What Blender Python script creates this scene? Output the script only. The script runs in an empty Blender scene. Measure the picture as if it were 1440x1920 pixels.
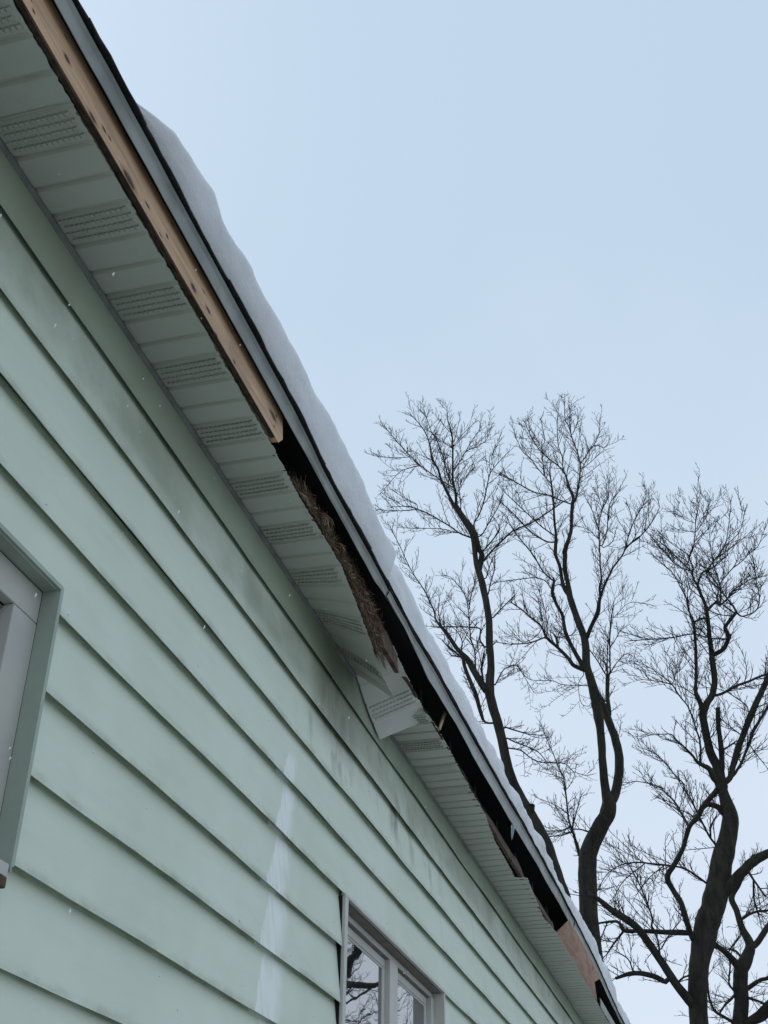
import bpy, bmesh, math, random
import numpy as np
from mathutils import Vector, Matrix, noise

# ------------------------------------------------------------------ camera
scn = bpy.context.scene
COL = scn.collection
R = math.radians
CAM_H = 1.6
CAM = np.array([1.46, 0.0, CAM_H])
YAW, PITCH, ROLL, FPX = R(16.014), R(33.765), R(0.805), 2300.12
_h = np.array([-math.sin(YAW), math.cos(YAW), 0.0]); _r = np.array([math.cos(YAW), math.sin(YAW), 0.0]); _u = np.array([0, 0, 1.0])
_f = _h*math.cos(PITCH)+_u*math.sin(PITCH); _v = -_h*math.sin(PITCH)+_u*math.cos(PITCH)
RIGHT = _r*math.cos(ROLL)+_v*math.sin(ROLL); UP = -_r*math.sin(ROLL)+_v*math.cos(ROLL); FWD = _f
cd = bpy.data.cameras.new('camera'); cam = bpy.data.objects.new('camera', cd); COL.objects.link(cam)
cd.sensor_fit = 'VERTICAL'; cd.sensor_height = 24; cd.lens = FPX/1920*24; cd.clip_start = .05; cd.clip_end = 3000
cam.matrix_world = Matrix(((RIGHT[0], UP[0], -FWD[0], CAM[0]), (RIGHT[1], UP[1], -FWD[1], CAM[1]), (RIGHT[2], UP[2], -FWD[2], CAM[2]), (0, 0, 0, 1)))
scn.camera = cam
scn.render.resolution_x = 768; scn.render.resolution_y = 1024
scn.view_settings.view_transform = 'Standard'; scn.view_settings.look = 'None'
scn.view_settings.exposure = 0.14; scn.view_settings.gamma = 1.0

# ------------------------------------------------------------------ sky and sun (overcast winter day)
SUN_EL, SUN_AZ = R(50), R(-55)          # azimuth measured from +Y towards +X
w = bpy.data.worlds.new('World'); scn.world = w; w.use_nodes = True
wn, wl = w.node_tree.nodes, w.node_tree.links
bg = wn['Background']; bg.inputs['Strength'].default_value = 0.1
sky = wn.new('ShaderNodeTexSky'); sky.sky_type = 'NISHITA'; sky.sun_disc = False
sky.sun_elevation = SUN_EL; sky.sun_rotation = SUN_AZ; sky.air_density = 1.2; sky.dust_density = 3.0; sky.ozone_density = 1.5
hs = wn.new('ShaderNodeHueSaturation'); hs.inputs['Saturation'].default_value = .55; hs.inputs['Value'].default_value = 1.0
mx = wn.new('ShaderNodeMix'); mx.data_type = 'RGBA'; mx.inputs['Factor'].default_value = .95
tc = wn.new('ShaderNodeTexCoord'); cn = wn.new('ShaderNodeTexNoise'); cn.inputs['Scale'].default_value = 3.0; cn.inputs['Detail'].default_value = 4
cr = wn.new('ShaderNodeValToRGB'); cr.color_ramp.elements[0].position = .4; cr.color_ramp.elements[1].position = .95
cr.color_ramp.elements[0].color = (4.9, 6.2, 7.7, 1); cr.color_ramp.elements[1].color = (6.65, 7.5, 8.7, 1)
sx = wn.new('ShaderNodeSeparateXYZ'); wl.new(tc.outputs['Generated'], sx.inputs[0])
el = wn.new('ShaderNodeMapRange'); el.interpolation_type = 'SMOOTHSTEP'; el.inputs[1].default_value = .05; el.inputs[2].default_value = .85; el.inputs[3].default_value = .75; el.inputs[4].default_value = .1
wl.new(sx.outputs['Z'], el.inputs[0]); ad = wn.new('ShaderNodeMath'); ad.operation = 'MULTIPLY_ADD'; ad.inputs[1].default_value = .5; wl.new(cn.outputs['Fac'], ad.inputs[0]); wl.new(el.outputs[0], ad.inputs[2])
wl.new(tc.outputs['Generated'], cn.inputs['Vector']); wl.new(ad.outputs[0], cr.inputs['Fac'])
wl.new(sky.outputs['Color'], hs.inputs['Color']); wl.new(hs.outputs['Color'], mx.inputs['A']); wl.new(cr.outputs['Color'], mx.inputs['B'])
wl.new(mx.outputs['Result'], bg.inputs['Color'])
sl = bpy.data.lights.new('sun', 'SUN'); sl.energy = .5; sl.angle = R(40); sl.color = (1, .97, .92)
so = bpy.data.objects.new('sun', sl); COL.objects.link(so)
sd = Vector((math.sin(SUN_AZ)*math.cos(SUN_EL), math.cos(SUN_AZ)*math.cos(SUN_EL), math.sin(SUN_EL)))
so.rotation_euler = sd.to_track_quat('Z', 'Y').to_euler(); so.location = (20, 20, 30)

# ------------------------------------------------------------------ helpers
rnd = random.Random(7)
def link(name, me, mat=None, parent=None):
    o = bpy.data.objects.new(name, me); COL.objects.link(o)
    if mat is not None and me is not None and not me.materials: me.materials.append(mat)
    if parent is not None: o.parent = parent
    return o
def mesh(name, V, F, smooth=False):
    me = bpy.data.meshes.new(name); me.from_pydata([tuple(map(float, v)) for v in V], [], F); me.update()
    if smooth: me.polygons.foreach_set('use_smooth', [True]*len(me.polygons))
    return me
def npmesh(name, V, Q, smooth=True):
    """V (n,3) float array, Q (m,4) int array"""
    me = bpy.data.meshes.new(name); V = np.asarray(V, np.float32); Q = np.asarray(Q, np.int32)
    me.vertices.add(len(V)); me.vertices.foreach_set('co', V.ravel())
    me.loops.add(Q.size); me.loops.foreach_set('vertex_index', Q.ravel())
    me.polygons.add(len(Q)); me.polygons.foreach_set('loop_start', np.arange(len(Q), dtype=np.int32)*Q.shape[1])
    me.polygons.foreach_set('use_smooth', np.full(len(Q), smooth)); me.update(calc_edges=True); return me
def tag(o, label=None, cat=None, group=None, kind=None):
    for k, v in (('label', label), ('category', cat), ('group', group), ('kind', kind)):
        if v: o[k] = v
    return o
def empty(name, loc=(0, 0, 0)):
    o = bpy.data.objects.new(name, None); COL.objects.link(o); o.location = loc; o.empty_display_size = .2; return o
class MB:
    def __init__(s): s.V = []; s.F = []
    def add(s, V, F):
        n = len(s.V); s.V += [tuple(v) for v in V]; s.F += [tuple(i+n for i in f) for f in F]
    def box(s, x0, x1, y0, y1, z0, z1):
        s.add([(x0,y0,z0),(x1,y0,z0),(x1,y1,z0),(x0,y1,z0),(x0,y0,z1),(x1,y0,z1),(x1,y1,z1),(x0,y1,z1)],
              [(0,3,2,1),(4,5,6,7),(0,1,5,4),(1,2,6,5),(2,3,7,6),(3,0,4,7)])
    def prism(s, prof, y0, y1):
        """closed (x,z) profile swept along y"""
        n = len(prof); s.add([(p[0], y0, p[1]) for p in prof]+[(p[0], y1, p[1]) for p in prof],
            [tuple(range(n-1, -1, -1)), tuple(range(n, 2*n))]+[(i, (i+1) % n, n+(i+1) % n, n+i) for i in range(n)])
    def build(s, name, mat, parent=None, bevel=0, smooth=False, weld=False):
        me = mesh(name, s.V, s.F, smooth)
        bm = bmesh.new(); bm.from_mesh(me)
        if weld: bmesh.ops.remove_doubles(bm, verts=bm.verts, dist=1e-5)
        if bevel: bmesh.ops.bevel(bm, geom=list(bm.edges), offset=bevel, segments=2, affect='EDGES', clamp_overlap=True)
        bmesh.ops.recalc_face_normals(bm, faces=bm.faces); bm.to_mesh(me); bm.free()
        return link(name, me, mat, parent)
def tubes(paths, radii, sides=5):
    """paths: list of (n,3) arrays -> one vertex/quad set; paths batched by length"""
    Vs, Qs, off = [], [], 0
    by = {}
    for i, p in enumerate(paths): by.setdefault(len(p), []).append(i)
    ang = np.linspace(0, 2*np.pi, sides, endpoint=False)
    for n, idx in by.items():
        P = np.array([paths[i] for i in idx], float); r = np.array([radii[i] for i in idx], float)
        T = np.gradient(P, axis=1); T /= np.linalg.norm(T, axis=2, keepdims=True)+1e-9
        ref = np.zeros_like(T); mean = np.abs(T.mean(axis=1)); ax = np.argmin(mean, axis=1); ref[np.arange(len(idx)), :, :] = np.eye(3)[ax][:, None, :]
        N = np.cross(T, ref); N /= np.linalg.norm(N, axis=2, keepdims=True)+1e-9; B = np.cross(T, N)
        ring = P[:, :, None, :]+r[:, :, None, None]*(np.cos(ang)[None, None, :, None]*N[:, :, None, :]+np.sin(ang)[None, None, :, None]*B[:, :, None, :])
        m = len(idx); V = ring.reshape(-1, 3)
        base = (np.arange(m)[:, None, None]*n+np.arange(n-1)[None, :, None])*sides
        k = np.arange(sides)[None, None, :]; k2 = (k+1) % sides
        Q = np.stack([base+k, base+k2, base+sides+k2, base+sides+k], -1).reshape(-1, 4)+off
        Vs.append(V); Qs.append(Q); off += len(V)
    return np.concatenate(Vs), np.concatenate(Qs)

# ------------------------------------------------------------------ materials
class G:
    def __init__(s, name, rough=.6, spec=.5):
        s.m = bpy.data.materials.new(name); s.m.use_nodes = True; s.n = s.m.node_tree.nodes; s.l = s.m.node_tree.links
        s.b = s.n['Principled BSDF']; s.b.inputs['Roughness'].default_value = rough; s.b.inputs['Specular IOR Level'].default_value = spec
        s.c = s.n.new('ShaderNodeTexCoord').outputs['Object']
    def put(s, sock, v):
        if isinstance(v, (int, float)): sock.default_value = v
        elif isinstance(v, tuple): sock.default_value = v if len(v) == len(sock.default_value) else v+(1,)
        else: s.l.new(v, sock)
    def mapped(s, scale, loc=(0, 0, 0)):
        n = s.n.new('ShaderNodeMapping'); n.inputs['Scale'].default_value = scale; n.inputs['Location'].default_value = loc; s.l.new(s.c, n.inputs['Vector']); return n.outputs[0]
    def noise(s, scale=5, detail=4, rough=.55, vec=None, dist=0):
        n = s.n.new('ShaderNodeTexNoise'); n.inputs['Scale'].default_value = scale; n.inputs['Detail'].default_value = detail; n.inputs['Roughness'].default_value = rough; n.inputs['Distortion'].default_value = dist
        s.l.new(vec or s.c, n.inputs['Vector']); return n.outputs['Fac']
    def voro(s, scale=5, vec=None):
        n = s.n.new('ShaderNodeTexVoronoi'); n.inputs['Scale'].default_value = scale; s.l.new(vec or s.c, n.inputs['Vector']); return n.outputs['Distance']
    def m_(s, op, a, b=0.0, c=0.0, clamp=False):
        n = s.n.new('ShaderNodeMath'); n.operation = op; n.use_clamp = clamp
        for i, v in enumerate((a, b, c)): s.put(n.inputs[i], v)
        return n.outputs[0]
    def rng(s, v, a, b, c=0.0, d=1.0, smooth=True):
        n = s.n.new('ShaderNodeMapRange'); n.interpolation_type = 'SMOOTHSTEP' if smooth else 'LINEAR'
        for i, x in enumerate((v, a, b, c, d)): s.put(n.inputs[i], x)
        return n.outputs[0]
    def mix(s, f, a, b, mode='MIX'):
        n = s.n.new('ShaderNodeMix'); n.data_type = 'RGBA'; n.blend_type = mode
        s.put(n.inputs['Factor'], f); s.put(n.inputs['A'], a); s.put(n.inputs['B'], b); return n.outputs['Result']
    def xyz(s):
        n = s.n.new('ShaderNodeSeparateXYZ'); s.l.new(s.c, n.inputs[0]); return n.outputs
    def col(s, v): s.put(s.b.inputs['Base Color'], v); return s
    def bump(s, h, strength=.3, dist=.01):
        n = s.n.new('ShaderNodeBump'); n.inputs['Strength'].default_value = strength; n.inputs['Distance'].default_value = dist; s.l.new(h, n.inputs['Height']); s.l.new(n.outputs[0], s.b.inputs['Normal']); return s
    def island(s): return s.n.new('ShaderNodeNewGeometry').outputs['Random Per Island']
    def objrand(s): return s.n.new('ShaderNodeObjectInfo').outputs['Random']

ZC = CAM_H                       # heights below are given above the camera and shifted by ZC
COURSE = .2037; SA = 2.241       # lap spacing and topmost lap line
def M_siding(nm='painted_siding', ca=(.64, .715, .58), cb=(.70, .77, .64), cc=(.73, .78, .67)):
    g = G(nm, .5, .45); x, y, z = g.xyz()
    base = g.mix(g.rng(g.noise(1.3, 3), .3, .7), ca, cb)
    base = g.mix(g.m_('MULTIPLY', g.objrand(), .12), base, cc)
    dirt = g.rng(g.noise(9, 6, .65, g.mapped((1, .35, 1.6))), .46, .78, 0, .11)
    base = g.mix(dirt, base, (.26, .30, .25))
    # grime caught just above each lap line
    fr = g.m_('FRACT', g.m_('DIVIDE', g.m_('SUBTRACT', z, SA+ZC), COURSE))
    gr = g.m_('MULTIPLY', g.rng(fr, .16, .0), g.rng(g.noise(14, 4, .6, g.mapped((1, .5, 1))), .35, .7, .1, .8))
    base = g.mix(g.m_('MULTIPLY', gr, .55), base, (.17, .19, .14))
    # mould blotches below the broken eave
    sm = g.noise(5.5, 5, .6, g.mapped((1, 1.2, .45)))
    win = g.m_('MULTIPLY', g.rng(y, 3.9, 4.35), g.rng(y, 7.2, 5.2))
    up = g.rng(z, ZC+1.80, ZC+1.95)
    mould = g.m_('MULTIPLY', g.m_('MULTIPLY', g.rng(sm, .50, .70), win), up)
    spot = g.m_('MULTIPLY', g.rng(y, 4.95, 4.5), g.m_('MULTIPLY', g.rng(y, 4.0, 4.35), g.rng(z, ZC+1.9, ZC+2.12)))
    mould = g.m_('MAXIMUM', g.m_('MULTIPLY', mould, .75), g.m_('MULTIPLY', spot, g.rng(sm, .32, .58, .5, 1.0)))
    base = g.mix(mould, base, (.13, .125, .085))
    # algae dirt with eave shade painted in, denser towards the eave
    alg_shade = g.m_('MULTIPLY', g.rng(z, ZC+1.98, ZC+2.12), g.rng(g.noise(2.5, 5, .6, g.mapped((1, .8, 1))), .3, .65, .3, .85))
    base = g.mix(alg_shade, base, (.29, .325, .235))
    # pale run-off streak, restarting a little at each lap
    u = g.m_('DIVIDE', g.m_('SUBTRACT', z, ZC+.8), .97); u2 = g.m_('MULTIPLY', u, u)
    left = g.m_('ADD', g.m_('MULTIPLY_ADD', u2, .155, 3.775), g.m_('MULTIPLY', g.m_('SUBTRACT', fr, .5), .09))
    left = g.m_('ADD', left, g.m_('MULTIPLY', g.m_('SUBTRACT', g.noise(14, 5, .7, g.mapped((1, 1, .5))), .5), .13))
    wdt = g.m_('MULTIPLY_ADD', u2, -.13, .24)
    t = g.m_('DIVIDE', g.m_('SUBTRACT', y, left), wdt)
    st = g.m_('MULTIPLY', g.rng(t, -.01, .03), g.rng(t, 1.0, .55)); st = g.m_('MULTIPLY', st, g.m_('MULTIPLY', g.rng(u, 1.01, .93), g.rng(u, -.6, .1)))
    st = g.m_('MULTIPLY', st, g.rng(g.noise(22, 4, .6, g.mapped((1, 1.6, .3))), .36, .56, .55, 1))
    base = g.mix(st, base, (.88, .91, .86))
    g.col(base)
    g.bump(g.m_('ADD', g.noise(60, 4, .6, g.mapped((1, .12, 1.5))), g.m_('MULTIPLY', g.noise(2.2, 2, .5, g.mapped((1, .5, 1.5))), 5.0)), .35, .0012)
    g.put(g.b.inputs['Roughness'], g.rng(g.noise(7, 4), .3, .7, .42, .6)); return g.m
def M_soffit():
    g = G('painted_soffit', .32, .5); x, y, z = g.xyz()
    b = g.mix(g.rng(g.noise(2, 4), .3, .7), (.49, .49, .42), (.56, .555, .48))
    b = g.mix(g.rng(g.noise(8, 6, .7), .5, .8, 0, .3), b, (.22, .23, .2))
    b = g.mix(g.m_('MULTIPLY', g.objrand(), .2), b, (.56, .57, .50)); g.col(b)
    g.bump(g.noise(3, 3), .15, .01); return g.m
def flat(name, c, rough=.6, var=.25, scale=8, bump=0, spec=.4, metal=0):
    g = G(name, rough, spec); lo = tuple(v*(1-var) for v in c); hi = tuple(min(1, v*(1+var)) for v in c)
    h = g.noise(scale, 6, .6); g.col(g.mix(g.rng(h, .3, .7), lo, hi)); g.b.inputs['Metallic'].default_value = metal
    if bump: g.bump(h, .5, bump)
    return g.m
def M_pine(name, a, b, knot, stain, knots=()):
    g = G(name, .6, .3)
    gr = g.noise(10, 5, .6, g.mapped((3, .45, 5)), dist=.4); ring = g.noise(34, 3, .5, g.mapped((2, .1, 3.2)), dist=.6)
    c = g.mix(g.rng(gr, .3, .7), a, b); c = g.mix(g.rng(ring, .45, .7, 0, .45), c, tuple(v*.62 for v in a))
    k = g.voro(1, g.mapped((.01, 3.4, 10), (0, .3, .4))); kk = g.m_('ADD', k, g.m_('MULTIPLY', g.noise(40, 3), .05))
    c = g.mix(g.rng(kk, .26, .11), c, tuple((p+q)/2 for p, q in zip(b, knot))); c = g.mix(g.rng(kk, .15, .085), c, knot)
    nl = g.voro(1, g.mapped((.01, 6.5, 30), (0, 1.3, .2))); c = g.mix(g.rng(nl, .10, .05), c, (.03, .018, .012))
    c = g.mix(g.rng(g.noise(3.5, 5, .6, g.mapped((1, .7, 1.5))), .5, .75, 0, .65), c, stain)
    x, y, z = g.xyz(); wv = g.m_('MULTIPLY', g.m_('SUBTRACT', g.noise(45, 3), .5), .9)
    for (ky, kz, ry, rz) in knots:
        e = g.m_('ADD', g.m_('POWER', g.m_('DIVIDE', g.m_('SUBTRACT', y, ky), ry), 2.0), g.m_('POWER', g.m_('DIVIDE', g.m_('SUBTRACT', z, kz+CAM_H), rz), 2.0))
        e = g.m_('ADD', e, wv); c = g.mix(g.rng(e, 3.2, .6, 0, .75), c, tuple(.5*p+.5*q for p, q in zip(a, knot))); c = g.mix(g.rng(e, 1.1, .5), c, knot)
    g.col(c); g.bump(ring, .4, .002); return g.m
def M_bark(name, a, b):
    g = G(name, .85, .2); v = g.noise(9, 6, .65, g.mapped((1, 1, .3))); h = g.noise(38, 5, .7, g.mapped((1, 1, .22)))
    c = g.mix(g.rng(v, .3, .7), a, b); c = g.mix(g.rng(g.noise(3, 3), .5, .75, 0, .5), c, (.04, .047, .026)); c = g.mix(g.rng(h, .5, .75, 0, .6), c, tuple(q*.4 for q in a))
    g.col(c); g.bump(h, .8, .02); return g.m
def M_snow():
    g = G('snow', .65, .25); g.col(g.mix(g.rng(g.noise(6, 4), .3, .7), (.84, .85, .86), (.91, .915, .92)))
    g.b.inputs['Subsurface Weight'].default_value = .1; g.b.inputs['Subsurface Radius'].default_value = (.04, .045, .05); g.b.inputs['Subsurface Scale'].default_value = .5
    g.bump(g.m_('ADD', g.noise(70, 6, .8), g.m_('MULTIPLY', g.noise(11, 4), 2.0)), .55, .008); return g.m
def M_glass():
    g = G('window_glass', .015, .5); g.col((.012, .014, .016)); g.b.inputs['IOR'].default_value = 6.0
    g.bump(g.noise(2.4, 2), .04, .02); return g.m
def M_straw():
    g = G('straw', .7, .25); i = g.island()
    c = g.mix(g.rng(i, 0, .6), (.05, .032, .019), (.17, .112, .062)); c = g.mix(g.rng(i, .74, .95), c, (.46, .35, .21)); g.col(c); return g.m
def M_paler():
    g = G('paler_soffit', .35, .5); g.col(g.mix(g.rng(g.noise(3, 5), .3, .7), (.60, .595, .53), (.68, .67, .61))); x, y, z = g.xyz(); return g.m  # paler tone for the loose soffit panel
PALER = M_paler(); SID = M_siding(); SOF = M_soffit(); SNOW = M_snow(); GLASS = M_glass(); STRAW = M_straw()
KNOTS = [(1.37, 2.43, .007, .004), (1.517, 2.457, .016, .007), (1.66, 2.42, .022, .007), (1.714, 2.442, .012, .005), (1.743, 2.445, .010, .004), (1.86, 2.424, .036, .012), (1.965, 2.442, .014, .005), (2.088, 2.452, .009, .005), (2.273, 2.435, .020, .009), (2.378, 2.446, .018, .006), (2.59, 2.426, .010, .005), (2.951, 2.494, .008, .005), (2.94, 2.443, .006, .005)]
PINE = M_pine('bare_pine', (.50, .315, .185), (.64, .425, .26), (.07, .03, .014), (.28, .19, .12), KNOTS)
FRIEZE = None
PATCH = M_pine('reddish_plywood', (.46, .27, .19), (.60, .38, .28), (.22, .12, .085), (.50, .38, .34))
ROT = flat('rotten_wood', (.095, .062, .04), .9, .6, 14, .01)
DARK = flat('shade_black_wood', (.010, .009, .008), .95, .3, 6)  # near-black base colour stands in for shade inside the eave cavity
DRIP = flat('drip_metal', (.27, .285, .255), .42, .28, 4, .002, .5)
SHING = flat('asphalt_shingle', (.035, .033, .032), .95, .4, 60, .004)
TRIM = flat('trim_paint', (.36, .42, .345), .5, .1, 6, 0)
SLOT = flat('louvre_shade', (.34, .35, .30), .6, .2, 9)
FRIEZE = M_siding('frieze_green', (.31, .40, .285), (.36, .45, .325), (.38, .46, .35))  # topmost board in a deeper green than the siding
JCH = flat('dirty_channel', (.18, .19, .16), .55, .25, 7, 0)
CASE = flat('white_casing', (.52, .51, .455), .5, .07, 5, .001)
WOODW = flat('brown_jamb', (.22, .185, .16), .6, .2, 8)
VINYL = flat('sash_vinyl', (.55, .54, .485), .45, .06, 6)
BARK = M_bark('bark', (.019, .017, .013), (.048, .045, .033)); TWIG = flat('twig_bark', (.026, .023, .021), .85, .3, 4)
RUST = flat('torn_edge', (.045, .03, .022), .9, .6, 30)

# ------------------------------------------------------------------ ground
gg = G('trodden_snow', .8, .2); gg.col(gg.mix(gg.rng(gg.noise(.8, 6, .65), .42, .58), (.15, .145, .125), (.50, .505, .51))); gg.bump(gg.noise(3, 6), .6, .05)
S = 900; n = 24; V = []; F = []
for i in range(n+1):
    for j in range(n+1):
        a = ((i/n)*2-1); b = ((j/n)*2-1); V.append((S*a*abs(a)**1.6, S*b*abs(b)**1.6, 0))
for i in range(n):
    for j in range(n): F.append((i*(n+1)+j, (i+1)*(n+1)+j, (i+1)*(n+1)+j+1, i*(n+1)+j+1))
tag(link('ground', mesh('ground', V, F), gg.m), kind='structure')

# ------------------------------------------------------------------ house
house = tag(empty('house'), 'pale green lapped siding house with torn open eave and snow on its roof', 'house')
Y0, Y1 = -2.5, 15.6
WIN = [dict(y0=.95, y1=2.261, z0=.81, z1=1.482), dict(y0=4.60, y1=6.30, z0=.12, z1=1.418)]
def interp(tab, v):
    if v <= tab[0][0]: return tab[0][1]
    for a, b in zip(tab, tab[1:]):
        if v <= b[0]: return a[1]+(b[1]-a[1])*(v-a[0])/(b[0]-a[0])
    return tab[-1][1]
# sheathing and attic, dark
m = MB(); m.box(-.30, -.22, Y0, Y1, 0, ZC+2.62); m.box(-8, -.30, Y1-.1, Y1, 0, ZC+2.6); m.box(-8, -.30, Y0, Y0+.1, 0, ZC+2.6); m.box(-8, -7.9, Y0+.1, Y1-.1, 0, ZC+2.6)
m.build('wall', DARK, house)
def board(y0, y1, zb, wins, xo=0, dl=.024, dn=.024, nm='siding_board', mt=None):
    """one lapped board with a hollow butt; notched where a window cuts it"""
    cuts = sorted({y0, y1}|{min(max(c, y0), y1) for w_ in wins for c in (w_['y0']-.005, w_['y1']+.005)})
    m = MB(); zt = zb+COURSE+.03; xf = lambda z: xo-dl*(z-zb)/COURSE
    for a, b in zip(cuts, cuts[1:]):
        if b-a < .01: continue
        lo = zb
        for w_ in wins:
            if w_['y0']-.006 < (a+b)/2 < w_['y1']+.006 and w_['z0'] < zt and w_['z1'] > zb:
                if w_['z1'] >= zt-.035: lo = None; break
                if w_['z0'] <= zb: lo = w_['z1']
        if lo is None:
            if m.V: m.build(nm, mt or SID, house, weld=True); m = MB()
            continue
        ny = max(1, int((b-a)/.12)); ys = np.linspace(a, b, ny+1); V = []; F = []
        for y in ys:
            wob = .004*noise.noise((y*1.1, zb*3.1, 0))+.002*noise.noise((y*3.7, zb*5.1, 4))
            for (x, z) in ((xf(lo), lo), (xf(zt), zt), (xf(zt)-.002, zt), (xf(lo)-dn-.001, lo+.027), (xf(lo)-dn+.0015, lo+.025), (xf(lo)-.0022, lo+.0035), (xf(lo)-.0022, lo)):
                V.append((x+wob*(1 if z < zb+.05 else .4), y, z+wob*.6+ZC))
        for i in range(ny):
            for k in range(7): k2 = (k+1) % 7; F.append((i*7+k, i*7+k2, i*7+7+k2, i*7+7+k))
        F += [tuple(range(7)), tuple(range(ny*7+6, ny*7-1, -1))]; m.add(V, F)
    if m.V: m.build(nm, mt or SID, house, weld=True)
c = -1
while True:
    zb = SA-COURSE*c if c >= 0 else SA
    if c == -1: zb = SA
    else: zb = SA-COURSE*(c+1)
    if zb+ZC < .05: break
    hit = [w_ for w_ in WIN if w_['z0'] < zb+COURSE and w_['z1'] > zb]
    off = [0.35, 1.9, 1.1, 2.7, .1, 1.5, 2.2][c % 7]
    ys = [Y0]+[v for v in np.arange(Y0+off+.4, Y1-.3, 3.66)]+[Y1]
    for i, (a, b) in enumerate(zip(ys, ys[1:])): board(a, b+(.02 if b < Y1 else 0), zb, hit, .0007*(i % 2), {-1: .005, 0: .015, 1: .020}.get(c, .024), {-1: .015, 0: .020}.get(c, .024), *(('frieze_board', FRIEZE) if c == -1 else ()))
    c += 1

# --- windows
def lbox(name, mat, par, *b, bevel=.0015):
    m = MB(); m.box(b[0], b[1], b[2], b[3], b[4]+ZC, b[5]+ZC); return m.build(name, mat, par, bevel)
# near window: recessed white casing inside a green metal channel
w1 = WIN[0]; y0, y1, z0, z1 = w1['y0'], w1['y1'], w1['z0'], w1['z1']
m = MB()
for b in ((-.046, .003, y1-.001, y1+.004, z0-.012, z1+.004), (-.046, .003, y0-.004, y0, z0-.012, z1+.004), (-.046, .003, y0, y1, z1, z1+.004)): m.box(b[0], b[1], b[2], b[3], b[4]+ZC, b[5]+ZC)
m.box(.0005, .003, y1+.004, y1+.012, z0+ZC, z1+.010+ZC); m.box(.0005, .003, y0, y1+.004, z1+.004+ZC, z1+.012+ZC)
W1 = m.build('window', TRIM, house); W1['label'] = 'near window with white casing set inside a green channel'
lbox('casing', CASE, W1, -.075, -.046, y1-.108, y1-.001, z0, z1-.089); lbox('casing', CASE, W1, -.075, -.0465, y0, y1-.001, z1-.0875, z1-.001)
lbox('casing', CASE, W1, -.075, -.046, y0, y0+.1, z0, z1-.089)
lbox('jamb', CASE, W1, -.14, -.075, y1-.108, y1-.098, z0, z1-.09); lbox('jamb', WOODW, W1, -.14, -.075, y0, y1-.109, z1-.1, z1-.09)
lbox('sash', VINYL, W1, -.12, -.1, y1-.15, y1-.1085, z0, z1-.101); lbox('sash', VINYL, W1, -.12, -.1, y0, y1-.1505, z1-.145, z1-.101)
lbox('pane', GLASS, W1, -.116, -.11, y0, y1-.15, z0, z1-.145, bevel=0)
lbox('sill', CASE, W1, -.14, .006, y0, y1-.012, z0-.03, z0-.001); lbox('sill', ROT, W1, -.02, .012, y0, y1-.02, z0-.055, z0-.032)
# far window: paired sashes under a brown recessed head
w2 = WIN[1]; y0, y1, z0, z1 = w2['y0'], w2['y1'], w2['z0'], w2['z1']
m = MB()
m.box(-.06, .006, y0-.001, y0+.042, z0+ZC, z1+ZC); m.box(-.06, .0035, y1-.012, y1+.016, z0+ZC, z1+ZC); m.box(-.012, .0045, y0-.001, y1+.016, z1+.0005+ZC, z1+.013+ZC); m.box(-.06, .0025, y0+.042, y1-.012, z0-.03+ZC, z0+ZC)
W2 = m.build('window', VINYL, house, .0015); W2['label'] = 'far window of two sashes reflecting bare branches'
lbox('shadow_gap', DARK, W2, -.06, -.006, y0-.0048, y0-.0015, z0, z1, bevel=0)  # dark strip painted in for the shadow gap beside the frame
lbox('head', WOODW, W2, -.07, -.0125, y0+.0425, y1-.0125, z1-.004, z1-.0005)
lbox('frame', VINYL, W2, -.10, -.054, y0+.043, y1-.013, z1-.030, z1-.0045); lbox('frame', VINYL, W2, -.10, -.0485, y1-.075, y1-.0125, z0, z1-.0305)
lbox('mullion', VINYL, W2, -.10, -.050, 5.46, 5.595, z0, z1-.0305); lbox('head', WOODW, W2, -.12, -.0555, y0+.043, y1-.0755, z1-.034, z1-.0305)
for a, b in ((y0+.043, 5.459), (5.596, y1-.0755)):
    zt = z1-.0345
    for k, (p, q, r_, s_) in enumerate(((a, b, zt-.036, zt), (a, a+.045, z0+.01, zt-.0365), (b-.045, b, z0+.01, zt-.0365), (a, b, z0, z0+.009))): lbox('sash', VINYL, W2, -.10, -.072, p, q, r_, s_)
    lbox('glazing_bead', VINYL, W2, -.0995, -.0735, a+.046, b-.046, zt-.048, zt-.0375)
    lbox('pane', GLASS, W2, -.085, -.0765, a+.0455, b-.0455, z0+.0095, zt-.0485, bevel=0)

# --- roof: deck, rafter tails, shingles at the eave, metal drip edge
SHZ = [(-3, 2.582), (1.46, 2.582), (3.05, 2.586), (3.36, 2.560), (3.98, 2.564), (4.6, 2.550), (4.95, 2.572), (5.5, 2.58), (6.56, 2.60), (7.22, 2.625), (8.58, 2.64), (9.77, 2.637), (10.8, 2.62), (11.55, 2.57), (12.4, 2.52), (16, 2.52)]
MLZ = [(-3, 2.507), (2.8, 2.507), (3.58, 2.503), (4.06, 2.494), (4.25, 2.522), (4.29, 2.520), (4.6, 2.510), (4.95, 2.480), (5.5, 2.505), (6.1, 2.498), (7.07, 2.52), (7.82, 2.545), (9.35, 2.56), (11, 2.545), (12, 2.50), (16, 2.47)]
dz = lambda y: interp(SHZ, y)-2.582
ys = np.linspace(Y0, Y1, 90); V = []; F = []
prof = [(.258, 2.572), (.258, 2.546), (-4.0, 2.546+1.4), (-8.3, 2.546), (-8.3, 2.572), (-4.0, 2.572+1.4)]
for y in ys:
    for k, (x, z) in enumerate(prof): V.append((x, y, z+ZC+(dz(y) if k in (0, 1) else 0)))
for i in range(len(ys)-1):
    for k in range(6): k2 = (k+1) % 6; F.append((i*6+k, i*6+k2, i*6+6+k2, i*6+6+k))
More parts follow.
